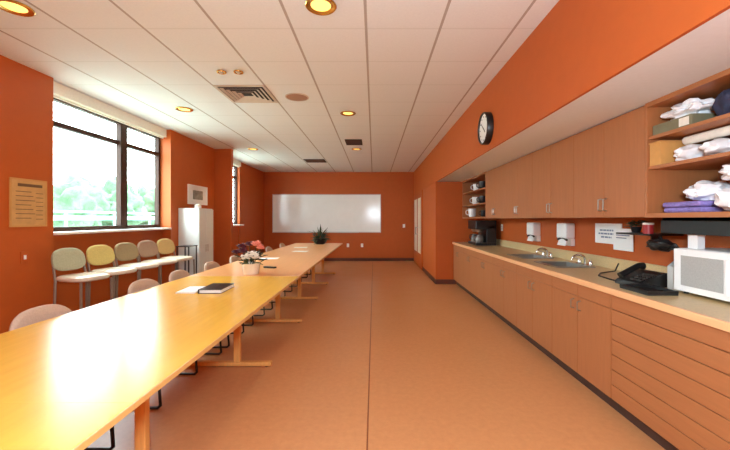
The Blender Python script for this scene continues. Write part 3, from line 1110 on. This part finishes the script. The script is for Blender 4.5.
t_ = thing('bracket_shelf', 'small black wall shelf at the end of the rack beside the papers', 'shelf', (2.24, 2.87, 1.27))
obj('board', bx(-0.13, 0.135, -0.165, 0.21, 0, 0.014, 0.003), 'black', t_)
obj('bracket', bx(0.05, 0.135, 0.04, 0.055, -0.08, 0), 'black', t_)
t_ = thing('potted_ivy', 'dark green leafy plant in a black pot on the small wall shelf', 'plant', (2.25, 3.03, 1.285))
q = new(); lathe(q, [(0.001, 0), (0.03, 0), (0.042, 0.05), (0.036, 0.05), (0.001, 0.045)], 16)
obj('pot', q, 'black', t_, True)


def leaves(n, r, z0, z1, seed, ln=0.06, wd=0.02, up=0.4):
    q = new()
    rr = random.Random(seed)
    for k in range(n):
        a = rr.uniform(0, 2 * PI)
        el = rr.uniform(-0.3, 1.2) * up * 2
        d = Vector((math.cos(a) * math.cos(el), math.sin(a) * math.cos(el), math.sin(el)))
        o = Vector((math.cos(a) * r * rr.uniform(0.1, 1), math.sin(a) * r * rr.uniform(0.1, 1), rr.uniform(z0, z1)))
        s = d.cross(Vector((0, 0, 1)))
        if s.length < 0.1:
            s = Vector((1, 0, 0))
        s.normalize()
        nrm = s.cross(d) * 0.004
        l_ = ln * rr.uniform(0.7, 1.2)
        p0, p1, p2, p3 = o, o + d * l_ * 0.5 + s * wd, o + d * l_ + Vector((0, 0, -l_ * 0.15)), o + d * l_ * 0.5 - s * wd
        vs = [q.verts.new(p) for p in (p0, p1, p2, p3)]
        vt = [q.verts.new(p + nrm) for p in (p0, p1, p2, p3)]
        q.faces.new(vs); q.faces.new(vt[::-1])
        for i in range(4):
            q.faces.new((vs[i], vs[(i + 1) % 4], vt[(i + 1) % 4], vt[i]))
    return q


obj('foliage', leaves(40, 0.04, 0.05, 0.09, 3, 0.05, 0.016, 0.2), 'leaf', t_)

# ------------------------------------------------------------------ the long table
TX0, TX1 = -2.15, -0.86
TH = 0.74
TLb = ['maple conference table nearest the photographer, bare and glaring with window light',
       'maple conference table carrying the black binder and white papers',
       'maple conference table with a painted pinkish reflection, carrying the white pot of flowers',
       'last maple conference table, its top painted with a pinkish reflection, carrying the dark leafy plant before the whiteboard']
tb0 = None
TLN = 2.8
for i, y in enumerate((-1.53, 1.27, 4.07, 6.87)):
    if i == 0:
        t_ = tb0 = thing('conference_table', TLb[0], 'table', (0, y, 0), 0, 'maple tables joined end to end')
        obj('tabletop', bx(TX0 + 0.006, TX1 - 0.006, 0.0003, TLN - 0.0003, TH - 0.022, TH, 0.0002, 1), 'table', t_)
        q = new()
        box(q, TX0, TX0 + 0.006, 0.0004, TLN - 0.0004, TH - 0.024, TH - 0.001)
        box(q, TX1 - 0.006, TX1, 0.0004, TLN - 0.0004, TH - 0.024, TH - 0.001)
        obj('edge_band', q, 'tedge', t_)
        obj('apron', bx(-1.80, -1.22, 0.45, TLN - 0.45, TH - 0.09, TH - 0.0225), 'tedge', t_)
        for yy in (0.71, 2.09):
            for px in (-1.30, -1.72):
                g = obj('leg', bx(px - 0.03, px + 0.03, yy - 0.022, yy + 0.022, 0.045, TH - 0.0225, 0.006), 'leg', t_)
            f_ = obj('foot', bx(-2.04, -0.975, yy - 0.028, yy + 0.028, 0.008, 0.046, 0.01), 'leg', t_)
            for px in (-2.0, -1.02):
                q = new(); lathe(q, [(0.018, 0), (0.018, 0.009)], 10, (px, yy, 0))
                obj('glide', q, 'black', f_)
    else:
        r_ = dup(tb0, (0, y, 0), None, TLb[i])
        if i > 1:                      # far two tops: pinkish reflection of whiteboard and wall put into the colour
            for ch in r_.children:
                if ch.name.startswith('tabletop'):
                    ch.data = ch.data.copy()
                    ch.data.materials[0] = M['table_reflection']

# ------------------------------------------------------------------ chairs at the table
def sled_chair(label):
    t_ = thing('sled_chair', label, 'chair', (0, 0, 0), 0, 'mauve chairs along the window side of the table')
    q = pad(0.46, 0.47, 0.06, 3.4)
    obj('seat', move(q, Matrix.Translation((0.02, 0, 0.45))), 'mauve', t_, True)
    q = pad(0.47, 0.36, 0.045, 2.6, puff=0.1)
    # stand it up: local x -> y, local y -> z
    def up(v):
        y = v.x
        z = v.y
        x = -v.z
        x += 0.5 * y * y - 0.22 * (z + 0.1)
        return (x - 0.20, y, z + 0.635)
    obj('backrest', move(q, fn=up), 'mauve', t_, True)
    for s in (-1, 1):
        q = new()
        y = s * 0.235
        tube(q, [(0.22, y, 0.41), (0.36, y, 0.38), (0.40, y, 0.34), (0.42, y, 0.03), (0.40, y, 0.012), (-0.22, y, 0.012), (-0.25, y, 0.03), (-0.2, y, 0.40), (-0.235, y * 0.97, 0.62)], 0.011, 8)
        obj('sled_leg', q, 'blackm', t_, True)
    for x in (-0.19, 0.23):
        q = new()
        tube(q, [(x, -0.235, 0.40), (x, 0.235, 0.40)], 0.010, 8)
        obj('crossbar', q, 'blackm', t_, True)
    return t_


CL = ['mauve chair nearest the photographer, its rounded back showing over the table edge',
      'mauve chair second along the table from the photographer',
      'mauve chair third along the table, in front of the window stools',
      'mauve chair fourth along the table, in front of the small black stand',
      'mauve chair fifth along the table, in front of the white cabinet',
      'mauve chair sixth along the table, near the orange column',
      'mauve chair seventh along the table, near the narrow far window',
      'mauve chair at the far end of the table nearest the whiteboard']
ch0 = None
for i, (x, y, a) in enumerate(((-1.99, 2.36, 0.0), (-2.0, 3.41, -0.03), (-2.0, 4.05, 0.03), (-2.0, 4.85, 0.0), (-1.99, 5.65, 0.03), (-2.0, 6.55, -0.03), (-2.0, 7.5, 0.02), (-2.0, 8.6, 0.0))):
    if ch0 is None:
        ch0 = sled_chair(CL[0])
        ch0.location = (x, y, 0)
        ch0.rotation_euler = (0, 0, a)
    else:
        dup(ch0, (x, y, 0), a, CL[i])

# ------------------------------------------------------------------ high stools along the window
def stool(label, col):
    t_ = thing('high_stool', label, 'stool', (0, 0, 0), 0, 'upholstered stools under the window')
    q = pad(0.42, 0.38, 0.055, 3.6)
    obj('seat', move(q, Matrix.Translation((0.02, 0, 0.765))), 'seatcream', t_, True)
    q = pad(0.36, 0.25, 0.045, 2.8, puff=0.1, taper=0.12)
    def up(v):
        y, z, x = v.x, v.y, -v.z
        x += 0.5 * y * y - 0.2 * (z + 0.1)
        return (x - 0.19, y, z + 0.955)
    obj('backrest', move(q, fn=up), col, t_, True)
    for sx in (-1, 1):
        for sy in (-1, 1):
            q = new()
            tp = (0.03 + sx * 0.175 if sx > 0 else -0.155, sy * 0.16, 0.74)
            pts = [(tp[0] + sx * 0.02, sy * 0.17, 0.0), tp]
            if sx < 0:
                pts.append((-0.205, sy * 0.15, 0.93))
            tube(q, pts, 0.013, 8)
            obj('leg', q, 'grey_leg', t_, True)
    q = new()
    z = 0.26
    k = [(0.215, -0.167, z), (0.215, 0.167, z), (-0.168, 0.167, z), (-0.168, -0.167, z)]
    for a, c in zip(k, k[1:] + k[:1]):
        tube(q, [a, c], 0.008, 8)
    obj('footrest', q, 'grey_leg', t_, True)
    return t_


cols = [('fab_sage', (176, 178, 148), 'pale sage green'), ('fab_yellow', (206, 186, 112), 'straw yellow'), ('fab_olive', (152, 132, 98), 'olive brown'),
        ('fab_taupe', (160, 128, 106), 'dusty taupe'), ('fab_tan', (198, 166, 108), 'tan yellow')]
wh = ['beside the near pier', 'second from the near pier', 'in the middle of the row', 'fourth from the near pier', 'at the end by the black stand']
for i, (nm, c, w_) in enumerate(cols):
    M[nm] = mat(nm + '_fabric', c, 0.9, 0.10, 70, bump=0.2)
    s_ = stool('%s backed high stool under the window, %s' % (w_, wh[i]), nm)
    s_.location = (-3.19, 3.86 + 0.455 * i, 0)
    s_.rotation_euler = (0, 0, -0.26)

t_ = thing('metal_stand', 'black thin-framed stand between the last stool and the white cabinet', 'stand', (-3.27, 6.17, 0))
for sx in (-1, 1):
    for sy in (-1, 1):
        q = new(); tube(q, [(sx * 0.1, sy * 0.13, 0), (sx * 0.1, sy * 0.13, 0.92)], 0.011, 8)
        obj('leg', q, 'blackm', t_, True)
obj('top_plate', bx(-0.115, 0.115, -0.145, 0.145, 0.92, 0.935, 0.004), 'blackm', t_)
obj('lower_shelf', bx(-0.095, 0.095, -0.125, 0.125, 0.32, 0.335, 0.003), 'blackm', t_)

# ------------------------------------------------------------------ things on the table
t_ = thing('paper_stack', 'stack of white papers on the table beside the black binder', 'papers', (-1.672, 3.26, TH), 0.0)
for k in range(5):
    q = bx(-0.085, 0.085, -0.13, 0.13, k * 0.003, k * 0.003 + 0.0025)
    move(q, Matrix.Rotation((k - 2) * 0.03, 4, 'Z'))
    obj('sheet', q, 'paper', t_)
t_ = thing('binder', 'thick black binder lying on the table right of the white papers', 'binder', (-1.455, 3.28, TH), 0.02)
obj('back_cover', bx(-0.10, 0.10, -0.16, 0.16, 0.0, 0.004), 'black', t_)
obj('pages', bx(-0.095, 0.095, -0.15, 0.15, 0.004, 0.032), 'paper', t_)
obj('front_cover', bx(-0.10, 0.10, -0.16, 0.16, 0.032, 0.036, 0.001, 1), 'black', t_)
obj('spine', bx(-0.104, -0.10, -0.16, 0.16, 0.0, 0.036), 'black', t_)

t_ = thing('flower_pot', 'white pot of white, coral and burgundy flowers on the long table', 'flowers', (-1.48, 4.25, TH))
q = new()
lathe(q, [(0.001, 0), (0.085, 0), (0.092, 0.02), (0.105, 0.11), (0.112, 0.13), (0.10, 0.13), (0.095, 0.11), (0.001, 0.10)], 28)
obj('pot', q, 'ceramic', t_, True)


def bloom(c, r, m, seed):
    q = new()
    rr = random.Random(seed)
    for k in range(12):
        a = k * 2.4
        el = 0.2 + 0.9 * (k / 12)
        d = Vector((math.cos(a) * math.cos(el), math.sin(a) * math.cos(el), math.sin(el)))
        pq = pad(r * 0.9, r * 1.2, r * 0.16, 2.0, 12, 0.3)
        rot = d.to_track_quat('Y', 'Z').to_matrix().to_4x4()
        move(pq, Matrix.Translation(Vector(c) + d * r * 0.6) @ rot)
        me = bpy.data.meshes.new('tmp')
        pq.to_mesh(me); pq.free()
        q.from_mesh(me)
        bpy.data.meshes.remove(me)
    b_ = obj('bloom', q, m, t_, True)
    return b_


for k, (c, r) in enumerate((((0.06, -0.05, 0.19), 0.06), ((-0.06, -0.05, 0.18), 0.06), ((0.02, 0.07, 0.2), 0.06), ((0.0, -0.02, 0.22), 0.055))):
    b_ = bloom(c, r, 'petal', k)
    q = new(); lathe(q, [(0.001, 0), (0.014, 0.004), (0.001, 0.012)], 10, (c[0] - 0.0, c[1] - r * 0.75, c[2] + r * 0.5))
    obj('flower_heart', q, 'dark', b_, True)
for k, (c, r) in enumerate((((-0.12, 0.05, 0.25), 0.06), ((-0.16, 0.12, 0.30), 0.06), ((-0.06, 0.12, 0.33), 0.055), ((-0.2, 0.05, 0.24), 0.05))):
    bloom(c, r, 'burgundy', 20 + k)
for k, (c, r) in enumerate((((0.03, 0.1, 0.33), 0.065), ((0.08, 0.1, 0.29), 0.05))):
    bloom(c, r, 'pink', 40 + k)
obj('foliage', leaves(50, 0.13, 0.12, 0.22, 5, 0.1, 0.025, 0.35), 'leaf', t_)
q = new()
for c in ((-0.12, 0.05, 0.25), (-0.16, 0.12, 0.30), (-0.06, 0.12, 0.33), (-0.2, 0.05, 0.24), (0.03, 0.1, 0.33), (0.08, 0.1, 0.29), (0.06, -0.05, 0.19), (-0.06, -0.05, 0.18)):
    tube(q, [(c[0] * 0.2, c[1] * 0.2, 0.09), (c[0] * 0.6, c[1] * 0.6, c[2] * 0.7), c], 0.004, 6)
obj('stem', q, 'leaf', t_, True)

t_ = thing('remote_control', 'small black remote on the table right of the flower pot', 'remote', (-1.40, 4.75, TH), 1.2)
obj('body', bx(-0.025, 0.025, -0.09, 0.09, 0, 0.022, 0.006), 'black', t_)
for k in range(5):
    obj('button', bx(-0.012, 0.012, -0.06 + k * 0.026, -0.045 + k * 0.026, 0.021, 0.024), 'grey_leg', t_)

t_ = thing('potted_plant', 'dark pot of pointed green leaves at the far end of the table', 'plant', (-1.42, 9.3, TH + 0.001))
q = new()
lathe(q, [(0.001, 0), (0.11, 0), (0.17, 0.06), (0.19, 0.14), (0.175, 0.15), (0.15, 0.13), (0.001, 0.12)], 24)
obj('pot', q, 'black', t_, True)
q = leaves(60, 0.15, 0.12, 0.2, 9, 0.2, 0.03, 0.5)
obj('foliage', q, 'leaf', t_)
obj('leaf_spike', move(leaves(12, 0.05, 0.14, 0.18, 12, 0.36, 0.02, 0.75)), 'leaf', t_)
for i, (x, y, a) in enumerate(((-1.75, 5.9, 0.1), (-1.5, 7.2, -0.15), (-1.7, 8.2, 0.1))):  # far two sheets stand in for the whiteboard's reflection on the tabletop
    t_ = tag(obj('paper_or_reflection', bx(-0.15, 0.15, -0.11, 0.11, 0, 0.0025), 'paper', None, False, (x, y, TH + 0.0005)), ['white sheet lying flat on the table behind the flower pot', 'white sheet standing in for the whiteboard reflection, short of the leafy plant', 'white sheet standing in for the whiteboard reflection, nearest the leafy plant'][i], 'paper')
    t_.rotation_euler = (0, 0, a)
